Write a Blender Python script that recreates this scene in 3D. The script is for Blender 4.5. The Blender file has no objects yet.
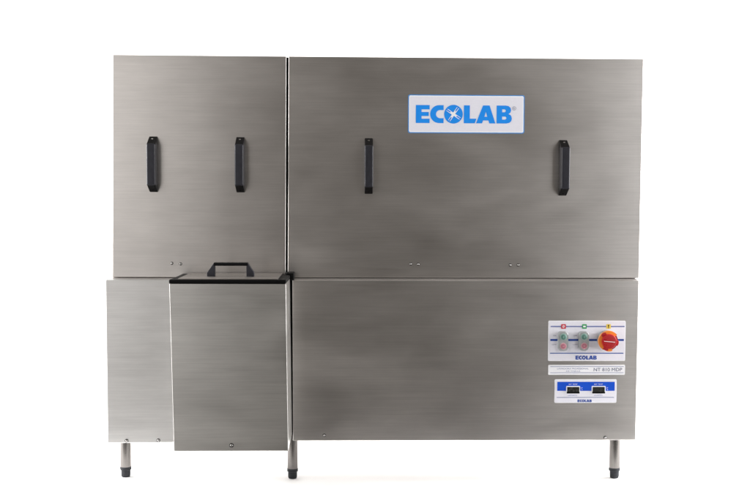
import bpy, bmesh, math, random
from mathutils import Vector, Matrix
from mathutils.geometry import tessellate_polygon
random.seed(4)
C = bpy.context.scene.collection
SC = bpy.context.scene
PI = math.pi
R = math.radians

# ------------------------------------------------------------------ materials
MATS = {}

def nt(name):
    m = bpy.data.materials.new(name)
    m.use_nodes = True
    t = m.node_tree
    b = t.nodes['Principled BSDF']
    MATS[name] = m
    return m, t, b

def N(t, kind, **kw):
    n = t.nodes.new(kind)
    for k, v in kw.items():
        if k in n.inputs.keys():
            n.inputs[k].default_value = v
        else:
            setattr(n, k, v)
    return n

def plain(name, col, rough=0.5, metal=0.0, spec=0.5, var=0.06, scale=60.0, bump=0.0, coat=0.0):
    m, t, b = nt(name)
    tc = N(t, 'ShaderNodeTexCoord')
    no = N(t, 'ShaderNodeTexNoise', Scale=scale, Detail=5.0, Roughness=0.6)
    t.links.new(tc.outputs['Object'], no.inputs['Vector'])
    mr = N(t, 'ShaderNodeMapRange')
    mr.inputs[1].default_value = 0.3; mr.inputs[2].default_value = 0.7
    mr.inputs[3].default_value = 1 - var; mr.inputs[4].default_value = 1 + var
    t.links.new(no.outputs['Fac'], mr.inputs[0])
    mx = N(t, 'ShaderNodeVectorMath', operation='SCALE')
    mx.inputs[0].default_value = col
    t.links.new(mr.outputs[0], mx.inputs['Scale'])
    t.links.new(mx.outputs[0], b.inputs['Base Color'])
    mr2 = N(t, 'ShaderNodeMapRange')
    mr2.inputs[1].default_value = 0.3; mr2.inputs[2].default_value = 0.7
    mr2.inputs[3].default_value = max(rough - .06, .02); mr2.inputs[4].default_value = min(rough + .06, 1)
    t.links.new(no.outputs['Fac'], mr2.inputs[0])
    t.links.new(mr2.outputs[0], b.inputs['Roughness'])
    b.inputs['Metallic'].default_value = metal
    b.inputs['Specular IOR Level'].default_value = spec
    b.inputs['Coat Weight'].default_value = coat
    if bump:
        bp = N(t, 'ShaderNodeBump', Strength=bump, Distance=0.001)
        no2 = N(t, 'ShaderNodeTexNoise', Scale=900.0, Detail=2.0)
        t.links.new(tc.outputs['Object'], no2.inputs['Vector'])
        t.links.new(no2.outputs['Fac'], bp.inputs['Height'])
        t.links.new(bp.outputs[0], b.inputs['Normal'])
    return m

def steel(name, col=(.605, .577, .556), rough=0.33, aniso=0.5, seed=0.0, vertical=False, blotch=1.0):
    m, t, b = nt(name)
    L = t.links
    b.inputs['Metallic'].default_value = 1.0
    tc = N(t, 'ShaderNodeTexCoord')
    oi = N(t, 'ShaderNodeObjectInfo')
    off = N(t, 'ShaderNodeVectorMath', operation='ADD')
    L.new(tc.outputs['Object'], off.inputs[0])
    off.inputs[1].default_value = (seed, seed * 1.7, seed * .6)
    # fine brushed lines
    mp = N(t, 'ShaderNodeMapping')
    mp.inputs['Scale'].default_value = (700, 700, 6) if vertical else (5, 5, 330)
    L.new(off.outputs[0], mp.inputs['Vector'])
    fine = N(t, 'ShaderNodeTexNoise', Scale=1.0, Detail=3.0, Roughness=0.6)
    L.new(mp.outputs[0], fine.inputs['Vector'])
    # medium streaks
    mp2 = N(t, 'ShaderNodeMapping')
    mp2.inputs['Scale'].default_value = (90, 90, 3) if vertical else (7, 7, 95)
    L.new(off.outputs[0], mp2.inputs['Vector'])
    med = N(t, 'ShaderNodeTexNoise', Scale=1.0, Detail=5.0, Roughness=0.65)
    L.new(mp2.outputs[0], med.inputs['Vector'])
    # smudges
    mp3 = N(t, 'ShaderNodeMapping')
    mp3.inputs['Scale'].default_value = (2.6, 2.6, 5.0)
    L.new(off.outputs[0], mp3.inputs['Vector'])
    blo = N(t, 'ShaderNodeTexNoise', Scale=1.0, Detail=2.5, Roughness=0.45, Distortion=0.6)
    L.new(mp3.outputs[0], blo.inputs['Vector'])
    # roughness
    def rng(src, a, c, lo=.3, hi=.7):
        r = N(t, 'ShaderNodeMapRange')
        r.inputs[1].default_value = lo; r.inputs[2].default_value = hi
        r.inputs[3].default_value = a; r.inputs[4].default_value = c
        L.new(src, r.inputs[0]); return r.outputs[0]
    def math_(op, a, c):
        n = N(t, 'ShaderNodeMath', operation=op)
        for i, v in enumerate((a, c)):
            if isinstance(v, (int, float)): n.inputs[i].default_value = v
            else: L.new(v, n.inputs[i])
        return n.outputs[0]
    rsum = math_('ADD', rng(blo.outputs['Fac'], rough - .018 * blotch, rough + .040 * blotch),
                 rng(med.outputs['Fac'], -.012, .012))
    L.new(rsum, b.inputs['Roughness'])
    tone = math_('MULTIPLY', rng(blo.outputs['Fac'], 1 - .10 * blotch, 1 + .05 * blotch),
                 math_('MULTIPLY', rng(med.outputs['Fac'], .97, 1.03), rng(fine.outputs['Fac'], .95, 1.05)))
    mp5 = N(t, 'ShaderNodeMapping'); mp5.inputs['Scale'].default_value = (7, 7, 26)
    L.new(off.outputs[0], mp5.inputs['Vector'])
    smu = N(t, 'ShaderNodeTexNoise', Scale=1.0, Detail=4.0, Roughness=0.55)
    L.new(mp5.outputs[0], smu.inputs['Vector'])
    tone = math_('MULTIPLY', tone, rng(smu.outputs['Fac'], 1 - .045 * blotch, 1 + .035 * blotch))
    sc = N(t, 'ShaderNodeVectorMath', operation='SCALE')
    sc.inputs[0].default_value = col
    L.new(tone, sc.inputs['Scale'])
    L.new(sc.outputs[0], b.inputs['Base Color'])
    b.inputs['Anisotropic'].default_value = aniso
    b.inputs['Anisotropic Rotation'].default_value = 0.0 if vertical else 0.25
    tg = N(t, 'ShaderNodeTangent')
    tg.direction_type = 'UV_MAP'
    L.new(tg.outputs[0], b.inputs['Tangent'])
    bp = N(t, 'ShaderNodeBump', Strength=0.05, Distance=0.0003)
    L.new(math_('ADD', fine.outputs['Fac'], math_('MULTIPLY', med.outputs['Fac'], 1.5)), bp.inputs['Height'])
    bp2 = N(t, 'ShaderNodeBump', Strength=0.25, Distance=0.004)
    mp4 = N(t, 'ShaderNodeMapping')
    mp4.inputs['Scale'].default_value = (4.5, 4.5, 2.2)
    L.new(off.outputs[0], mp4.inputs['Vector'])
    wav = N(t, 'ShaderNodeTexNoise', Scale=1.0, Detail=1.0)
    L.new(mp4.outputs[0], wav.inputs['Vector'])
    L.new(wav.outputs['Fac'], bp2.inputs['Height'])
    L.new(bp2.outputs[0], bp.inputs['Normal'])
    L.new(bp.outputs[0], b.inputs['Normal'])
    return m

steel('steel_left', seed=1.3)
steel('steel_right', seed=7.9)
steel('steel_low_left', seed=3.1, col=(.65, .64, .63))  # same steel, base lightened in place of brighter reflections on this panel
steel('steel_low_right', seed=11.4)
steel('steel_tank', seed=5.2, col=(.76, .745, .72))  # lighter copy of the panel steel, stands in for reflected light
steel('steel_body', seed=9.0, rough=.38)
steel('steel_lid', seed=2.2, col=(.44, .41, .385))
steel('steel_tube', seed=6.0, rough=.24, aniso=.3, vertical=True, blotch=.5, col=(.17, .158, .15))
plain('black_metal', (.016, .016, .022), .45, spec=.32, var=.2, bump=.12)
plain('black_end', (.002, .002, .0025), .5, spec=.12, var=.2)
plain('rubber', (.011, .012, .015), .6, spec=.25, var=.25)
plain('gasket', (.0015, .0015, .0016), .5, spec=.12, var=.2)
plain('gap_dark', (.004, .004, .004), .8, spec=.1)
plain('bolt_steel', (.42, .41, .40), .25, metal=1)
plain('bolt_dark', (.008, .008, .007), .6, spec=.2)
plain('plate_white', (.80, .79, .86), .42, spec=.25, var=.02, scale=200)
plain('plate_rim', (.90, .90, .93), .35, spec=.4, var=.01)
plain('plate_blue', (.05, .28, .72), .4, var=.03)
plain('logo_blue', (.012, .27, .86), .4, spec=.3, var=.03)
plain('navy', (.012, .06, .33), .45, spec=.3, var=.04)
plain('royal', (.006, .075, .56), .4, spec=.3, var=.05)
plain('soft_ink', (.16, .19, .36), .5)
plain('slate_ink', (.12, .13, .22), .5)
plain('switch_grey', (.33, .345, .35), .5, var=.06)
plain('green_cap', (.085, .19, .16), .38)
plain('green_ring', (.25, .42, .36), .4)
plain('red_cap', (.40, .14, .19), .38)
plain('red_ring', (.6, .36, .38), .4)
plain('icon_red', (.62, .02, .04), .4)
plain('icon_green', (.05, .36, .12), .4)
plain('icon_yellow', (.85, .62, .10), .4)
plain('amber', (.80, .26, .03), .38, var=.08)
plain('knob_red', (.42, .010, .014), .3, var=.06, coat=.3)
plain('knob_dark_red', (.22, .008, .01), .4)
plain('lcd', (.018, .018, .016), .25)
plain('paper', (.93, .93, .93), .9, spec=.1, var=.01, scale=4)
plain('studio_floor', (.045, .042, .038), .22, var=.2, scale=3)

# ------------------------------------------------------------------ helpers
def fin(name, bm, mats, parent=None, label=None, smooth=False, planar=True):
    bmesh.ops.recalc_face_normals(bm, faces=bm.faces)
    uv = bm.loops.layers.uv.verify()
    for f in bm.faces:
        n = f.normal
        for l in f.loops:
            c = l.vert.co
            if abs(n.x) > .8: l[uv].uv = (c.y, c.z)
            elif abs(n.z) > .8: l[uv].uv = (c.x, c.y)
            else: l[uv].uv = (c.x, c.z)
    me = bpy.data.meshes.new(name)
    bm.to_mesh(me); bm.free()
    if isinstance(mats, str): mats = [mats]
    for m in mats: me.materials.append(MATS[m])
    if smooth:
        for p in me.polygons: p.use_smooth = True
        me.set_sharp_from_angle(angle=R(40))
    o = bpy.data.objects.new(name, me)
    C.objects.link(o)
    if smooth:
        wn = o.modifiers.new('wn', 'WEIGHTED_NORMAL'); wn.mode = 'FACE_AREA'; wn.weight = 100; wn.keep_sharp = True
    if parent: o.parent = parent
    if label: o['label'] = label
    return o

def prism(poly, y0, y1, bm=None, mi=0, bevel=0, seg=2):
    """polygon in x,z extruded from y0 (front) to y1 (back); poly counter-clockwise seen from the front"""
    b = bmesh.new()
    fr = [b.verts.new((x, y0, z)) for x, z in poly]
    bk = [b.verts.new((x, y1, z)) for x, z in poly]
    n = len(poly)
    ff = b.faces.new(fr); b.faces.new(bk[::-1])
    for i in range(n):
        b.faces.new((fr[i], bk[i], bk[(i + 1) % n], fr[(i + 1) % n]))
    if bevel:
        bmesh.ops.bevel(b, geom=list(b.edges), offset=bevel, segments=seg, profile=.5, affect='EDGES', clamp_overlap=True)
    for f in b.faces: f.material_index = mi
    return merge(bm, b)

def merge(dst, src):
    if dst is None: return src
    me = bpy.data.meshes.new('tmp')
    src.to_mesh(me); src.free()
    dst.from_mesh(me)
    bpy.data.meshes.remove(me)
    return dst

def box(x0, x1, y0, y1, z0, z1, bm=None, mi=0, bevel=0, seg=2):
    return prism([(x0, z0), (x1, z0), (x1, z1), (x0, z1)], y0, y1, bm, mi, bevel, seg)

def rrect(x0, x1, z0, z1, r, n=6):
    p = []
    for cx, cz, a in ((x1 - r, z0 + r, -90), (x1 - r, z1 - r, 0), (x0 + r, z1 - r, 90), (x0 + r, z0 + r, 180)):
        for i in range(n + 1):
            t = R(a + 90 * i / n)
            p.append((cx + r * math.cos(t), cz + r * math.sin(t)))
    return p

def circ(cx, cz, r, n=32, a0=0):
    return [(cx + r * math.cos(a0 + 2 * PI * i / n), cz + r * math.sin(a0 + 2 * PI * i / n)) for i in range(n)]

def lathe(profile, cx, cy, bm=None, mi=0, n=40, axis='z', cz=0):
    """profile [(r, h)]; axis z: around vertical line (cx,cy); axis y: around a line through (cx, cz) with h = y"""
    b = bmesh.new()
    rings = []
    for r, h in profile:
        ring = []
        for i in range(n):
            a = 2 * PI * i / n
            if axis == 'z': co = (cx + r * math.cos(a), cy + r * math.sin(a), h)
            else: co = (cx + r * math.cos(a), h, cz + r * math.sin(a))
            ring.append(b.verts.new(co))
        rings.append(ring)
    for k in range(len(rings) - 1):
        for i in range(n):
            b.faces.new((rings[k][i], rings[k][(i + 1) % n], rings[k + 1][(i + 1) % n], rings[k + 1][i]))
    b.faces.new(rings[0]); b.faces.new(rings[-1])
    for f in b.faces: f.material_index = mi
    return merge(bm, b)

def sheet(loops, y, bm=None, mi=0):
    """flat printed shape (outline + holes) in x,z"""
    if bm is None: bm = bmesh.new()
    pts = [Vector((x, z, 0)) for lp in loops for x, z in lp]
    tris = tessellate_polygon([[Vector((x, z, 0)) for x, z in lp] for lp in loops])
    vs = [bm.verts.new((p.x, y, p.y)) for p in pts]
    for t in tris:
        a, b_, c = [pts[i] for i in t]
        cr = (b_.x - a.x) * (c.y - a.y) - (b_.y - a.y) * (c.x - a.x)
        if abs(cr) < 1e-14: continue
        idx = t if cr > 0 else t[::-1]
        try:
            f = bm.faces.new([vs[i] for i in idx]); f.material_index = mi
        except ValueError: pass
    return bm

def finflat(name, bm, mats, parent, label=None):
    """printed sheets: all faces look towards -y"""
    for f in bm.faces:
        f.normal_update()
        if f.normal.y > 0: f.normal_flip()
    me = bpy.data.meshes.new(name)
    bm.to_mesh(me); bm.free()
    if isinstance(mats, str): mats = [mats]
    for m in mats: me.materials.append(MATS[m])
    o = bpy.data.objects.new(name, me); C.objects.link(o); o.parent = parent
    if label: o['label'] = label
    return o

def text(s, x0, x1, z0, z1, y, bm=None, mi=0, bold=0.0):
    """flat lettering fitted to the box x0..x1, z0..z1"""
    cu = bpy.data.curves.new('t', 'FONT'); cu.body = s; cu.size = 1; cu.resolution_u = 3; cu.offset = bold
    ob = bpy.data.objects.new('t', cu); C.objects.link(ob)
    dg = bpy.context.evaluated_depsgraph_get(); dg.update()
    me = bpy.data.meshes.new_from_object(ob.evaluated_get(dg))
    xs = [v.co.x for v in me.vertices]; ys = [v.co.y for v in me.vertices]
    ax, bx_, ay, by = min(xs), max(xs), min(ys), max(ys)
    for v in me.vertices:
        v.co = (x0 + (v.co.x - ax) / (bx_ - ax) * (x1 - x0), y, z0 + (v.co.y - ay) / (by - ay) * (z1 - z0))
    for p in me.polygons: p.material_index = mi
    if bm is None: bm = bmesh.new()
    n0 = len(bm.faces)
    bm.from_mesh(me)
    bm.faces.ensure_lookup_table()
    for f in bm.faces[n0:]: f.material_index = mi
    bpy.data.objects.remove(ob); bpy.data.meshes.remove(me); bpy.data.curves.remove(cu)
    return bm

def logo(x0, z0, s, y, bm=None, mi=0, mw=1):
    """the six letter word mark, unit = 1/17.9 of its height"""
    if bm is None: bm = bmesh.new()
    T = lambda lp: [(x0 + a * s, z0 + b * s) for a, b in lp]
    E_ = [(0, 0), (13.8, 0), (13.8, 4.3), (5.7, 4.3), (5.7, 7), (12.9, 7), (12.9, 11), (5.7, 11), (5.7, 13.6), (13.8, 13.6), (13.8, 17.9), (0, 17.9)]
    c = []
    for i in range(17):
        a = R(90 + 180 * i / 16); c.append((23.3 + 9.0 * math.cos(a), 8.95 + 8.95 * math.sin(a)))
    c += [(27.8, 0), (27.8, 4.9)]
    for i in range(13):
        a = R(270 - 180 * i / 12); c.append((24.3 + 4.1 * math.cos(a), 8.95 + 4.05 * math.sin(a)))
    c += [(27.8, 13), (27.8, 17.9)]
    L_ = [(48.1, 0), (59.2, 0), (60.8, 4.6), (54.1, 4.6), (54.1, 17.9), (48.1, 17.9)]
    A_ = [(60.4, 0), (66.5, 0), (67.5, 2.9), (72.8, 2.9), (73.7, 0), (79.9, 0), (73.9, 17.9), (67.3, 17.9)]
    Ah = [(68.8, 6.6), (71.6, 6.6), (70.2, 11.6)]
    B_ = [(81, 0), (91.2, 0), (94.0, .7), (95.8, 2.4), (96.4, 4.8), (95.9, 7.1), (94.9, 8.6), (93, 9.4), (94.8, 10.8), (95.6, 13.2), (94.9, 15.7), (92.9, 17.4), (90, 17.9), (81, 17.9)]
    Bh1 = [(86.6, 3.9), (89.6, 3.9), (90.6, 4.5), (90.9, 5.4), (90.5, 6.4), (89.6, 6.9), (86.6, 6.9)]
    Bh2 = [(86.6, 11.2), (89.1, 11.2), (90, 11.8), (90.2, 12.7), (90, 13.5), (89.1, 14.1), (86.6, 14.1)]
    for lp in (T(E_), T(c), T(L_)): sheet([lp], y, bm, mi)
    sheet([T(A_), T(Ah)], y, bm, mi)
    sheet([T(B_), T(Bh1), T(Bh2)], y, bm, mi)
    ox, oz = 37.7, 8.95
    sheet([T(circ(ox, oz, 9.35, 48))], y, bm, mi)
    # white star: concave diamond plus pairs of fine rays
    st = []
    for k, a in enumerate((55, 146, 236, 327)):
        st.append((ox + 4.3 * math.cos(R(a)), oz + 4.3 * math.sin(R(a))))
        m_ = a + 45
        st.append((ox + 1.9 * math.cos(R(m_)), oz + 1.9 * math.sin(R(m_))))
    sheet([T(st)], y - .0004, bm, mw)
    for a in (55, 146, 236, 327):
        d = Vector((math.cos(R(a)), math.sin(R(a)))); n = Vector((-d.y, d.x))
        for sgn in (-1, 1):
            p = Vector((ox, oz)) + n * sgn * .95
            q = [p + d * 2.2 - n * .33, p + d * 7.9 - n * .22, p + d * 7.9 + n * .22, p + d * 2.2 + n * .33]
            sheet([T([(v.x, v.y) for v in q])], y - .0005, bm, mw)
    return bm

# ------------------------------------------------------------------ the machine
root = bpy.data.objects.new('conveyor_dishwasher', None); C.objects.link(root)
root.location = (0, 0, 0)
root['label'] = 'brushed stainless steel industrial dishwasher with black handles and tubular legs'
root['category'] = 'dishwasher'

D = -.0423   # plane of the lower panels
# upper cabinet behind the doors, and lower cabinet
fin('upper_cabinet', prism([(-.8585, .664), (.8475, .664), (.8490, 1.368), (-.8495, 1.368)], .030, .74, bevel=.001), 'steel_body', root)
lc = box(-.8660, .836, -.012, .76, .20, .6622, bevel=.002)
fin('lower_cabinet', lc, 'steel_body', root)
# near-black strips standing in for the shade inside the door and panel gaps
fin('door_gap_dark', box(-.312, -.276, .012, .0285, .668, 1.372), 'gap_dark', root)
fin('panel_gap_dark', box(-.305, -.262, -.034, -.0135, .16, .6615), 'gap_dark', root)

def shear(o):
    for v in o.data.vertices: v.co.z -= (v.co.y + .306) * .036
def screw_head(x, y, z, r=.0045, dark=False, bm=None, mi0=0, mi1=1):
    """dome head with a dark washer, facing -y"""
    bm = lathe([(r * 1.35, y + .0008), (r * 1.35, y - .0008), (r * 1.1, y - .0012)], x, 0, bm, mi1, 20, 'y', z)
    bm = lathe([(r, y - .0008), (r, y - .0030), (r * .8, y - .0042), (r * .4, y - .0048)], x, 0, bm, mi0, 12 if dark else 6, 'y', z)
    return bm

def door(poly, mat, label):
    o = fin('door', prism(poly, 0, .028, bevel=.0022, seg=3), mat, root, label, smooth=True)
    return o

doorL = door([(-.8545, .6660), (-.2995, .6660), (-.2963, 1.3748), (-.8462, 1.3752)], 'steel_left', 'smaller left door with two handles')
doorR = door([(-.2930, .6660), (.8490, .6660), (.8505, 1.3748), (-.2895, 1.3748)], 'steel_right', 'wide right door with the brand sign')

def handle(x, z0, z1, parent, w=.0275, depth=.064):
    """bridge handle: sloping gusset ends, rectangular bar"""
    s = .024
    zi0, zi1 = z0 + .029, z1 - .029
    y0, y1 = -.0005, -depth
    prof = [(z0, y0), (z0 + .005, -.014), (z0 + s, y1), (z1 - s, y1), (z1 - .005, -.014), (z1, y0)]
    b = bmesh.new()
    def ext(pr, mi, wid, bev=.0022):
        bb = bmesh.new()
        l = [bb.verts.new((x - wid / 2, q, p)) for p, q in pr]
        r = [bb.verts.new((x + wid / 2, q, p)) for p, q in pr]
        bb.faces.new(l); bb.faces.new(r[::-1])
        n = len(pr)
        for i in range(n): bb.faces.new((l[i], r[i], r[(i + 1) % n], l[(i + 1) % n]))
        bmesh.ops.recalc_face_normals(bb, faces=bb.faces)
        bmesh.ops.bevel(bb, geom=[e for e in bb.edges], offset=bev, segments=3, profile=.5, affect='EDGES', clamp_overlap=True)
        for f in bb.faces: f.material_index = mi
        merge(b, bb)
    # grip
    ext([(z0 + s - .008, y1 + .046), (z0 + s - .001, y1 + .020), (z0 + s - .001, y1), (z1 - s + .001, y1), (z1 - s + .001, y1 + .020), (z1 - s + .008, y1 + .046)], 0, w, .0045)
    # ends
    for sg, za in ((1, z0), (-1, z1)):
        ext([(za, y0), (za + sg * .003, -.010), (za + sg * (s + .001), y1 + .002), (za + sg * (s + .005), y1 + .002), (za + sg * (s + .005), y1 + .016), (za + sg * (s + .001), y0)], 1, w * .94)
    # bright screw head on the upper slope
    za = z1 - .010
    lathe([(.0042, -.012), (.0042, -.0225), (.003, -.0245)], x, 0, b, 2, 14, 'y', za)
    za = z0 + .010
    lathe([(.0042, -.012), (.0042, -.0210)], x, 0, b, 1, 14, 'y', za)
    return fin('handle', b, ['black_metal', 'black_end', 'bolt_steel'], parent, smooth=True)

handle(-.7195, .9400, 1.1180, doorL)
handle(-.4430, .9400, 1.1175, doorL)
handle(-.0330, .9370, 1.1165, doorR)
handle(.5935, .9340, 1.1140, doorR)

for par, pts in ((doorL, ((-.6642, .7118), (-.6361, .7096))), (doorR, ((.1041, .7111), (.1284, .7106), (.4271, .7086), (.4531, .7086)))):
    for x, z in pts:
        fin('bolt', screw_head(x, 0, z, .0036), ['bolt_steel', 'bolt_dark'], par, smooth=True)

# lower panels
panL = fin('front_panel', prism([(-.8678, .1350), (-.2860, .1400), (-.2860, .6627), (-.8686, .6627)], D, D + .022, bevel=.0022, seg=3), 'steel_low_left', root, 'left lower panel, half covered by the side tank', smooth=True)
panR = fin('front_panel', prism([(-.2745, .1415), (.8385, .1405), (.8400, .6627), (-.2765, .6627)], D, D + .022, bevel=.0022, seg=3), 'steel_low_right', root, 'wide lower panel with the controls', smooth=True)
# turned-in top of the lower panels (the bright ledge under the doors)
fin('ledge', box(-.8676, .8398, -.0205, .10, .6626, .6640, bevel=.0004), 'steel_body', root)
for x, z, p in ((-.807, .143, panL), (-.7058, .1443, panL), (-.1739, .1594, panR), (.7378, .1498, panR)):
    fin('screw', screw_head(x, D, z, .0045 if p is panL else .0040), ['bolt_steel', 'bolt_dark'], p, smooth=True)

# side tank (catch box) in front of the left panel
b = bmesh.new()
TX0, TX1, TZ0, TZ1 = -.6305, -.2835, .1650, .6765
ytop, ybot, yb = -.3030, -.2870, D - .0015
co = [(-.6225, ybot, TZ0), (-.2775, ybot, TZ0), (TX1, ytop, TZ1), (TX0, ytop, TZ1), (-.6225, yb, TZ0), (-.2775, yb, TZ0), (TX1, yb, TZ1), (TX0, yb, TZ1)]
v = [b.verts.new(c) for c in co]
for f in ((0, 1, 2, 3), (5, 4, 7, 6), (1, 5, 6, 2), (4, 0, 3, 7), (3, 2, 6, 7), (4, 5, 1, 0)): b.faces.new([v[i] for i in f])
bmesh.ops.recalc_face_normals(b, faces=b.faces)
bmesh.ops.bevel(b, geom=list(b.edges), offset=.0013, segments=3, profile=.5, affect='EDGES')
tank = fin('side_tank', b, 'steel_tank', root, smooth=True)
sx, sz = -.4490, .1830
ys = ybot + (sz - TZ0) / (TZ1 - TZ0) * (ytop - ybot)
fin('screw', screw_head(sx, ys - .0005, sz, .0050), ['bolt_steel', 'bolt_dark'], tank, smooth=True)
# lid : black moulded rim with an inset steel sheet
gy = -.3060
def slab(x0, x1, y0, y1, z0, z1, bev, bm=None, mi=0):
    return box(x0, x1, y0, y1, z0, z1, bm, mi, bev, 2)
rim = fin('lid_rim', slab(TX0 - .001, TX1 + .001, gy, .0 - .002, .6768, .6890, .003), 'gasket', root, smooth=True)
lid = fin('lid', slab(TX0 + .025, TX1 - .024, gy + .006, -.012, .6885, .6925, .0015), 'steel_lid', root, smooth=True)
fin('hinge_block', box(-.2960, -.2700, -.060, -.0005, .6630, .6860, bevel=.003), 'gasket', root)

b = bmesh.new()
hy = -.190
hx0, hx1, tx0, tx1, hz0, hz1 = -.5300, -.3860, -.5090, -.4055, .6880, .7300
ix0, ix1 = -.5055, -.4095
w = .024
prism([(hx0, hz0), (ix0, hz0), (ix0, hz1 - .004), (tx0, hz1), (tx0, hz1), (hx0, hz0 + .010)][:4] + [(hx0, hz0 + .012)], hy - w / 2, hy + w / 2, b, 0, .0018)
prism([(ix1, hz0), (hx1, hz0), (hx1, hz0 + .012), (tx1, hz1), (ix1, hz1 - .004)], hy - w / 2, hy + w / 2, b, 0, .0018)
box(tx0 - .001, tx1 + .001, hy - w / 2 - .0006, hy + w / 2 + .0006, hz1 - .0085, hz1 + .0006, b, 1, .002)
fin('handle', b, ['black_metal', 'black_end'], lid, smooth=True)

shear(rim); shear(lid)
# legs
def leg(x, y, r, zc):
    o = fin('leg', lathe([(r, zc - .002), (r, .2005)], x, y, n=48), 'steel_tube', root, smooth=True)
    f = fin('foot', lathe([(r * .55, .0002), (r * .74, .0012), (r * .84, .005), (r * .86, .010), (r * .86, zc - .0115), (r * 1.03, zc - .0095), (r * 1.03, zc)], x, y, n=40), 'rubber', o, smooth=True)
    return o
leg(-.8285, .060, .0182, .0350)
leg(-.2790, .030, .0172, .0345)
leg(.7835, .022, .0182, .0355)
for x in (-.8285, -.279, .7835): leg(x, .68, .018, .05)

# ------------------------------------------------------------------ brand sign on the right door
def plate(name, x0, x1, z0, z1, r, y, th, mat, label=None, bev=.0006):
    return fin(name, prism(rrect(x0, x1, z0, z1, r), y - th, y, bevel=0), mat, root, label)
sg = fin('brand_sign', prism(rrect(.0928, .4670, 1.1335, 1.2560, .006), -.0016, -.0002), 'plate_blue', root, 'white blue-edged sign with large blue lettering')
fin('sign_face', prism(rrect(.0955, .4643, 1.1362, 1.2533, .005), -.0022, -.0012), 'plate_rim', sg)
fin('sign_panel', prism(rrect(.0992, .4606, 1.1399, 1.2496, .0035), -.0026, -.0016), 'plate_white', sg)
k = .3087 / 96.3
lt = logo(.1175, 1.1655, k, -.0031, mi=0, mw=1)
sheet([circ(.4335, 1.2140, .0062, 24), circ(.4335, 1.2140, .0053, 24)], -.0031, lt, 2)
text('R', .4315, .4355, 1.2108, 1.2172, -.0031, lt, 2)
finflat('lettering', lt, ['logo_blue', 'plate_rim', 'slate_ink'], sg)

# ------------------------------------------------------------------ control panels on the lower right panel
def X(u): return .5471 + (u - 548.3) * (.799 - .5471) / (626.0 - 548.3)
def Z(v): return .5322 - (v - 320.8) * (.5322 - .4015) / (361.0 - 320.8)
PY = D - .0022
cp = fin('control_panel', prism(rrect(.5474, .7985, .4015, .5322, .004), PY, D - .0002), 'plate_rim', root, 'white upper control panel with push buttons and red rotary switch')
fin('panel_face', prism(rrect(.5495, .7960, .4040, .5300, .003), PY - .0006, PY + .0004), 'plate_white', cp)
y1 = PY - .0011
b = bmesh.new()
rect = lambda u0, u1, v0, v1, mi=0, y=y1, bm=None: sheet([[(X(u0), Z(v1)), (X(u1), Z(v1)), (X(u1), Z(v0)), (X(u0), Z(v0))]], y, bm if bm is not None else b, mi)
rect(550.7, 624.6, 326.0, 326.9)
rect(550.5, 624.2, 339.0, 340.9)
rect(550.4, 624.0, 352.8, 353.6)
finflat('stripes', b, 'navy', cp)
b = bmesh.new()
logo(X(576), Z(359.6), (X(597.2) - X(576)) / 96.3, y1, b, 0, 1)
finflat('brand_lettering', b, ['navy', 'plate_white'], cp)
for tx, u0, u1, v0, v1 in (('ON', 553.4, 556.2, 336.2, 335.1), ('OFF', 552.2, 556.8, 345.1, 344.0), ('ON', 573.6, 577.0, 336.2, 335.1), ('OFF', 573.2, 577.8, 345.1, 344.0)):
    finflat('lettering', text(tx, X(u0), X(u1), Z(v0), Z(v1), y1), 'slate_ink', cp)
def icon(u, v, mat, kind):
    b = sheet([rrect(X(u - 2.3), X(u + 2.3), Z(v + 2.3), Z(v - 2.3), .0015)], y1 - .0004, None, 0)
    yy = y1 - .0008
    if kind == 'off':
        sheet([circ(X(u), Z(v), .0042, 20), circ(X(u), Z(v), .0029, 20)], yy, b, 1)
        c = Vector((X(u), Z(v))); d = Vector((.0030, .0030)); n = Vector((-.0006, .0006))
        sheet([[tuple(c - d - n), tuple(c + d - n), tuple(c + d + n), tuple(c - d + n)]], yy - .0002, b, 1)
        m1 = 'plate_rim'
    elif kind == 'on':
        sheet([rrect(X(u - 1.3), X(u + 1.3), Z(v + .8), Z(v - .8), .0012)], yy, b, 1)
        m1 = 'plate_rim'
    else:
        sheet([[(X(u - .45), Z(v + .4)), (X(u + .45), Z(v + .4)), (X(u + .6), Z(v - 1.7)), (X(u - .6), Z(v - 1.7))]], yy, b, 1)
        sheet([circ(X(u), Z(v + 1.35), .0017, 14)], yy, b, 1)
        m1 = 'bolt_dark'
    finflat('pictogram', b, [mat, m1], cp)
icon(563.5, 326.4, 'icon_red', 'off')
icon(584.4, 326.4, 'icon_green', 'on')
icon(608.6, 326.4, 'icon_yellow', 'bang')

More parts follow.
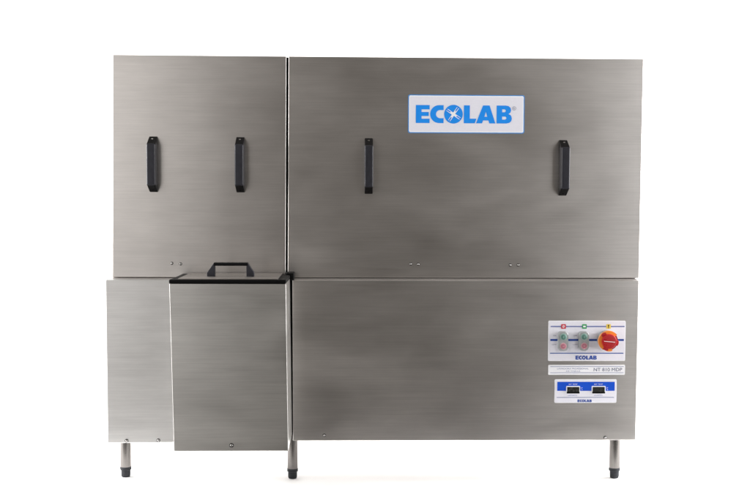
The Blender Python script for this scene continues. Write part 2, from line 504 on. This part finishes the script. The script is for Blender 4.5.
def button_box(u, v0, v1, label):
    x0, x1 = X(u - 4.9), X(u + 4.9)
    yf = PY - .020
    b = prism(rrect(x0, x1, Z(v1), Z(v0), .010, 8), yf, PY - .0005)
    # soft front edge
    es = [e for e in b.edges if all(abs(q.co.y - yf) < 1e-6 for q in e.verts)]
    bmesh.ops.bevel(b, geom=es, offset=.0035, segments=3, profile=.5, affect='EDGES')
    o = fin('push_button_box', b, 'switch_grey', root, label, smooth=True)
    cx = (x0 + x1) / 2
    zc1, zc2 = Z(v0 + (v1 - v0) * .26), Z(v0 + (v1 - v0) * .74)
    for nm, zc, cap, ring in (('green_button', zc1, 'green_cap', 'green_ring'), ('red_button', zc2, 'red_cap', 'red_ring')):
        bb = lathe([(.0105, yf + .0005), (.0105, yf - .0018), (.0088, yf - .0026)], cx, 0, None, 1, 32, 'y', zc)
        lathe([(.0083, yf - .0010), (.0083, yf - .0040), (.0068, yf - .0052), (.003, yf - .0056)], cx, 0, bb, 0, 32, 'y', zc)
        box(cx - .0011 - (.002 if nm == 'red_button' else 0), cx + .0011 + (.002 if nm == 'red_button' else 0), yf - .0062, yf - .0050, zc - (.0035 if nm != 'red_button' else .0009), zc + (.0035 if nm != 'red_button' else .0009), bb, 1)
        fin(nm, bb, [cap, ring], o, smooth=True)
button_box(562.6, 331.0, 350.2, 'left grey box with a green and a red push button')
button_box(583.3, 331.0, 350.0, 'right grey box with a green and a red push button')

# rotary main switch
cx, cz = X(606.4), Z(339.2)
rs = fin('rotary_switch', lathe([(.0300, PY - .0005), (.0300, PY - .012), (.0270, PY - .0145), (.0255, PY - .034)], cx, 0, None, 0, 56, 'y', cz), 'switch_grey', root, 'red and orange rotary main switch', smooth=True)
yk = PY - .034
def ring_sector(a0, a1, r0, r1, ya, yb_, bm, mi):
    n = max(4, int((a1 - a0) / 6))
    outer = [(cx + r1 * math.cos(R(a0 + (a1 - a0) * i / n)), cz + r1 * math.sin(R(a0 + (a1 - a0) * i / n))) for i in range(n + 1)]
    inner = [(cx + r0 * math.cos(R(a1 - (a1 - a0) * i / n)), cz + r0 * math.sin(R(a1 - (a1 - a0) * i / n))) for i in range(n + 1)]
    return prism(outer + inner, ya, yb_, bm, mi)
b = lathe([(.0300, yk + .001), (.0310, yk - .002), (.0300, yk - .007)], cx, 0, None, 1, 56, 'y', cz)
for a0, a1 in ((38, 118), (138, 238), (258, 292)):
    ring_sector(a0, a1, .0150, .0332, yk - .0125, yk - .0015, b, 0)
ring_sector(118, 138, .0150, .0332, yk - .0095, yk - .0015, b, 0)
fin('collar', b, ['amber', 'knob_dark_red'], rs, smooth=True)
b = lathe([(.0235, yk - .006), (.0240, yk - .0185), (.0225, yk - .0215), (.0080, yk - .0222)], cx, 0, None, 0, 56, 'y', cz)
for a in (-12, 128, 248):          # lobes of the knob
    p = []
    for i in range(9):
        t = R(a - 17 + 34 * i / 8); rr = .0320 - .0012 * abs(i - 4) / 4
        p.append((cx + rr * math.cos(t), cz + rr * math.sin(t)))
    p += [(cx + .018 * math.cos(R(a + 22)), cz + .018 * math.sin(R(a + 22))), (cx + .018 * math.cos(R(a - 22)), cz + .018 * math.sin(R(a - 22)))]
    prism(p, yk - .0155, yk - .0065, b, 0, .0008)
c = Vector((cx, cz)); d = Vector((math.cos(R(-5)), math.sin(R(-5)))); n = Vector((-d.y, d.x))
q = [c - d * .017 - n * .0007, c + d * .018 - n * .0007, c + d * .018 + n * .0007, c - d * .017 + n * .0007]
prism([tuple(t) for t in q], yk - .0230, yk - .0215, b, 1)
fin('knob', b, ['knob_red', 'plate_rim'], rs, smooth=True)

# model plate
mpz0, mpz1 = .3560, .3884
mp_ = fin('model_plate', prism(rrect(.5492, .7988, mpz0, mpz1, .003), PY, D - .0002), 'plate_rim', root, 'narrow white plate with the model lettering')
b = bmesh.new()
W = lambda u: .5492 + (u - 548.3) * (.7988 - .5492) / (625.2 - 548.3)
V = lambda v: .3884 - (v - 364.9) * (.3884 - .3560) / (374.9 - 364.9)
yq = PY - .0005
sheet([[(W(550.3), V(366.75)), (W(623.8), V(366.75)), (W(623.8), V(366.3)), (W(550.3), V(366.3))]], yq, b, 1)
sheet([[(W(550.3), V(372.95)), (W(623.8), V(372.95)), (W(623.8), V(372.5)), (W(550.3), V(372.5))]], yq, b, 1)
text('LAVADORA PROFESIONAL', W(557.2), W(588.8), V(369.35), V(367.95), yq, b, 1)
text('DE VAJILLA', W(566.2), W(580.4), V(372.0), V(370.55), yq, b, 1)
text('NT 810 MDP', W(593.8), W(622.3), V(371.3), V(367.9), yq, b, 0)
finflat('lettering', b, ['slate_ink', 'soft_ink'], mp_)

# display panel
dp = fin('display_panel', prism(rrect(.5702, .7725, .2642, .3412, .004), PY, D - .0002), 'plate_rim', root, 'small white and blue panel with two dark displays')
fin('panel_face', prism(rrect(.5722, .7705, .2662, .3392, .003), PY - .0006, PY + .0004), 'plate_white', dp)
W = lambda u: .5702 + (u - 554.4) * (.7725 - .5702) / (616.6 - 554.4)
V = lambda v: .3412 - (v - 379.5) * (.3412 - .2642) / (403.0 - 379.5)
yq = PY - .0011
b = bmesh.new()
sheet([[(W(557.1), V(390.9)), (W(614.6), V(390.9)), (W(614.6), V(381.9)), (W(557.1), V(381.9))]], yq, b, 0)
sheet([[(W(556.7), V(397.75)), (W(614.0), V(397.75)), (W(614.0), V(397.2)), (W(556.7), V(397.2))]], yq, b, 1)
finflat('blue_band', b, ['royal', 'soft_ink'], dp)
b = bmesh.new()
for u0 in (566.8, 592.3):
    finflat('lettering', text('SET TEMP', W(u0 + 1.6), W(u0 + 10.4), V(384.9), V(383.7), yq - .0004), 'plate_rim', dp)
    finflat('lettering', text('°C', W(u0 + 14.0), W(u0 + 15.6), V(390.0), V(387.4), yq - .0004), 'plate_rim', dp)
finflat('lettering', text('LAVADO', W(568.0), W(577.0), V(395.9), V(395.0), yq), 'navy', dp)
finflat('lettering', text('ACLARADO', W(594.0), W(602.6), V(395.9), V(395.0), yq), 'navy', dp)
logo(W(577.6), V(402.2), (W(591.8) - W(577.6)) / 96.3 , yq, b, 0, 2)
finflat('brand_lettering', b, ['navy', 'plate_rim', 'plate_white'], dp)
for u0, lab in ((566.8, 'left dark display'), (592.3, 'right dark display')):
    bz = prism(rrect(W(u0 - .8), W(u0 + 13.1), V(393.6), V(386.0), .0028), PY - .0035, PY - .0004, None, 1)
    prism(rrect(W(u0 + .1), W(u0 + 12.2), V(393.0), V(386.9), .0012), PY - .0042, PY - .003, bz, 0)
    prism(rrect(W(u0 - .3), W(u0 + 12.6), V(393.4), V(391.8), .0012), PY - .0048, PY - .003, bz, 2)
    fin('display', bz, ['lcd', 'plate_rim', 'gasket'], dp, lab)

# ------------------------------------------------------------------ setting: white paper sweep on a studio floor
b = bmesh.new()
prof = [(-.28, 0.0), (2.2, 0.0)]
for i in range(1, 13):
    a = R(90 * i / 12); prof.append((2.2 + 1.4 * math.sin(a), 1.4 - 1.4 * math.cos(a)))
prof.append((3.6, 4.6))
vs = [[b.verts.new((x, y, z)) for y, z in prof] for x in (-4.2, 4.2)]
for i in range(len(prof) - 1): b.faces.new((vs[0][i], vs[1][i], vs[1][i + 1], vs[0][i + 1]))
bmesh.ops.recalc_face_normals(b, faces=b.faces)
fm = MATS['studio_floor'].node_tree.nodes['Principled BSDF']; fm.inputs['IOR'].default_value = 1.8
bd = fin('backdrop', b, 'paper', smooth=True); bd['kind'] = 'structure'
b = bmesh.new()
f = b.faces.new([b.verts.new(c) for c in ((-9, -9, -.004), (9, -9, -.004), (9, 6, -.004), (-9, 6, -.004))])
fl = fin('floor', b, 'studio_floor'); fl['kind'] = 'structure'

# ------------------------------------------------------------------ light
def area(name, loc, target, sx, sy, power, col=(1, 1, 1), spread=180):
    l = bpy.data.lights.new(name, 'AREA'); l.shape = 'RECTANGLE'; l.size = sx; l.size_y = sy
    l.energy = power; l.color = col; l.spread = R(spread)
    o = bpy.data.objects.new(name, l); C.objects.link(o); o.location = loc
    o.rotation_euler = (Vector(target) - Vector(loc)).to_track_quat('-Z', 'Y').to_euler()
    return o
def softbox(name, loc, target, sx, sy, radiance, col=(1, 1, 1), spread=180):
    return area(name, loc, target, sx, sy, radiance * PI * sx * sy, col, spread)
softbox('softbox_left', (-2.60, -4.9, 1.40), (-.6, 0, .9), 2.6, 2.8, 1.60, (1, .985, .97))
softbox('softbox_right', (3.25, -4.9, 1.40), (.8, 0, .9), 2.6, 2.8, 2.15, (.98, .99, 1))
softbox('side_light_left', (-3.3, -1.0, 1.2), (0, 0, .8), 1.2, 2.2, 10.5)  # both side strips added out of frame to brighten the white plates
softbox('side_light_right', (3.4, -1.0, 1.2), (0, 0, .8), 1.2, 2.2, 10.5)
softbox('top_fill', (0, -1.2, 3.8), (0, 0, .7), 3.6, 1.2, 1.5, (1, .99, .98))  # added overhead fill, raises the plates without a mirror reflection
softbox('backdrop_light', (0, 1.7, 3.6), (0, 2.2, 0), 6.0, 2.4, 4.5)
softbox('hidden_floor_fill', (0, .42, .190), (0, .42, 0), 1.5, .46, 1.8, spread=150)  # added lamp hidden under the cabinet, whitens the shaded floor between the legs
for sx_ in (-1, 1):
    softbox('floor_side_fill', (sx_ * 2.7, .25, 1.3), (sx_ * .3, -.1, 0), 1.0, .7, 19, spread=80)  # added out-of-frame pair, brightens only the floor before the feet
softbox('sweep_light', (0, 1.9, 2.6), (0, 3.6, 1.6), 6.0, .8, 5)

w_ = bpy.data.worlds.new('World'); SC.world = w_; w_.use_nodes = True
t = w_.node_tree
bg = t.nodes['Background']
tc = N(t, 'ShaderNodeTexCoord')
mp = N(t, 'ShaderNodeMapping'); mp.inputs['Scale'].default_value = (9, 9, 1.6)
t.links.new(tc.outputs['Generated'], mp.inputs['Vector'])
no = N(t, 'ShaderNodeTexNoise', Scale=1.0, Detail=2.0)
t.links.new(mp.outputs[0], no.inputs['Vector'])
cr = N(t, 'ShaderNodeValToRGB')
cr.color_ramp.elements[0].position = .40; cr.color_ramp.elements[0].color = (.10, .090, .080, 1)
cr.color_ramp.elements[1].position = .62; cr.color_ramp.elements[1].color = (.55, .50, .44, 1)
t.links.new(no.outputs['Fac'], cr.inputs[0])
t.links.new(cr.outputs[0], bg.inputs['Color'])
bg.inputs['Strength'].default_value = 0.60

# ------------------------------------------------------------------ camera
cam = bpy.data.cameras.new('camera'); co_ = bpy.data.objects.new('camera', cam); C.objects.link(co_)
pit, yaw, rol = .0752321, .0361336, .0053319
F = Vector((math.sin(yaw), math.cos(yaw), 0)); Rt = Vector((math.cos(yaw), -math.sin(yaw), 0)); U = Vector((0, 0, 1))
F2 = F * math.cos(pit) - U * math.sin(pit); U2 = U * math.cos(pit) + F * math.sin(pit)
R3 = Rt * math.cos(rol) + U2 * math.sin(rol); U3 = U2 * math.cos(rol) - Rt * math.sin(rol)
M = Matrix(((R3.x, U3.x, -F2.x, -.0840), (R3.y, U3.y, -F2.y, -4.2128), (R3.z, U3.z, -F2.z, 1.0742), (0, 0, 0, 1)))
co_.matrix_world = M
cam.sensor_width = 36; cam.lens = 1308.55 / 750 * 36; cam.shift_x = -24.74 / 750; cam.clip_end = 100
SC.camera = co_
SC.view_settings.view_transform = 'Standard'; SC.view_settings.look = 'None'
SC.view_settings.exposure = 0; SC.view_settings.gamma = 1
SC.cycles.use_denoising = True
SC.cycles.max_bounces = 8
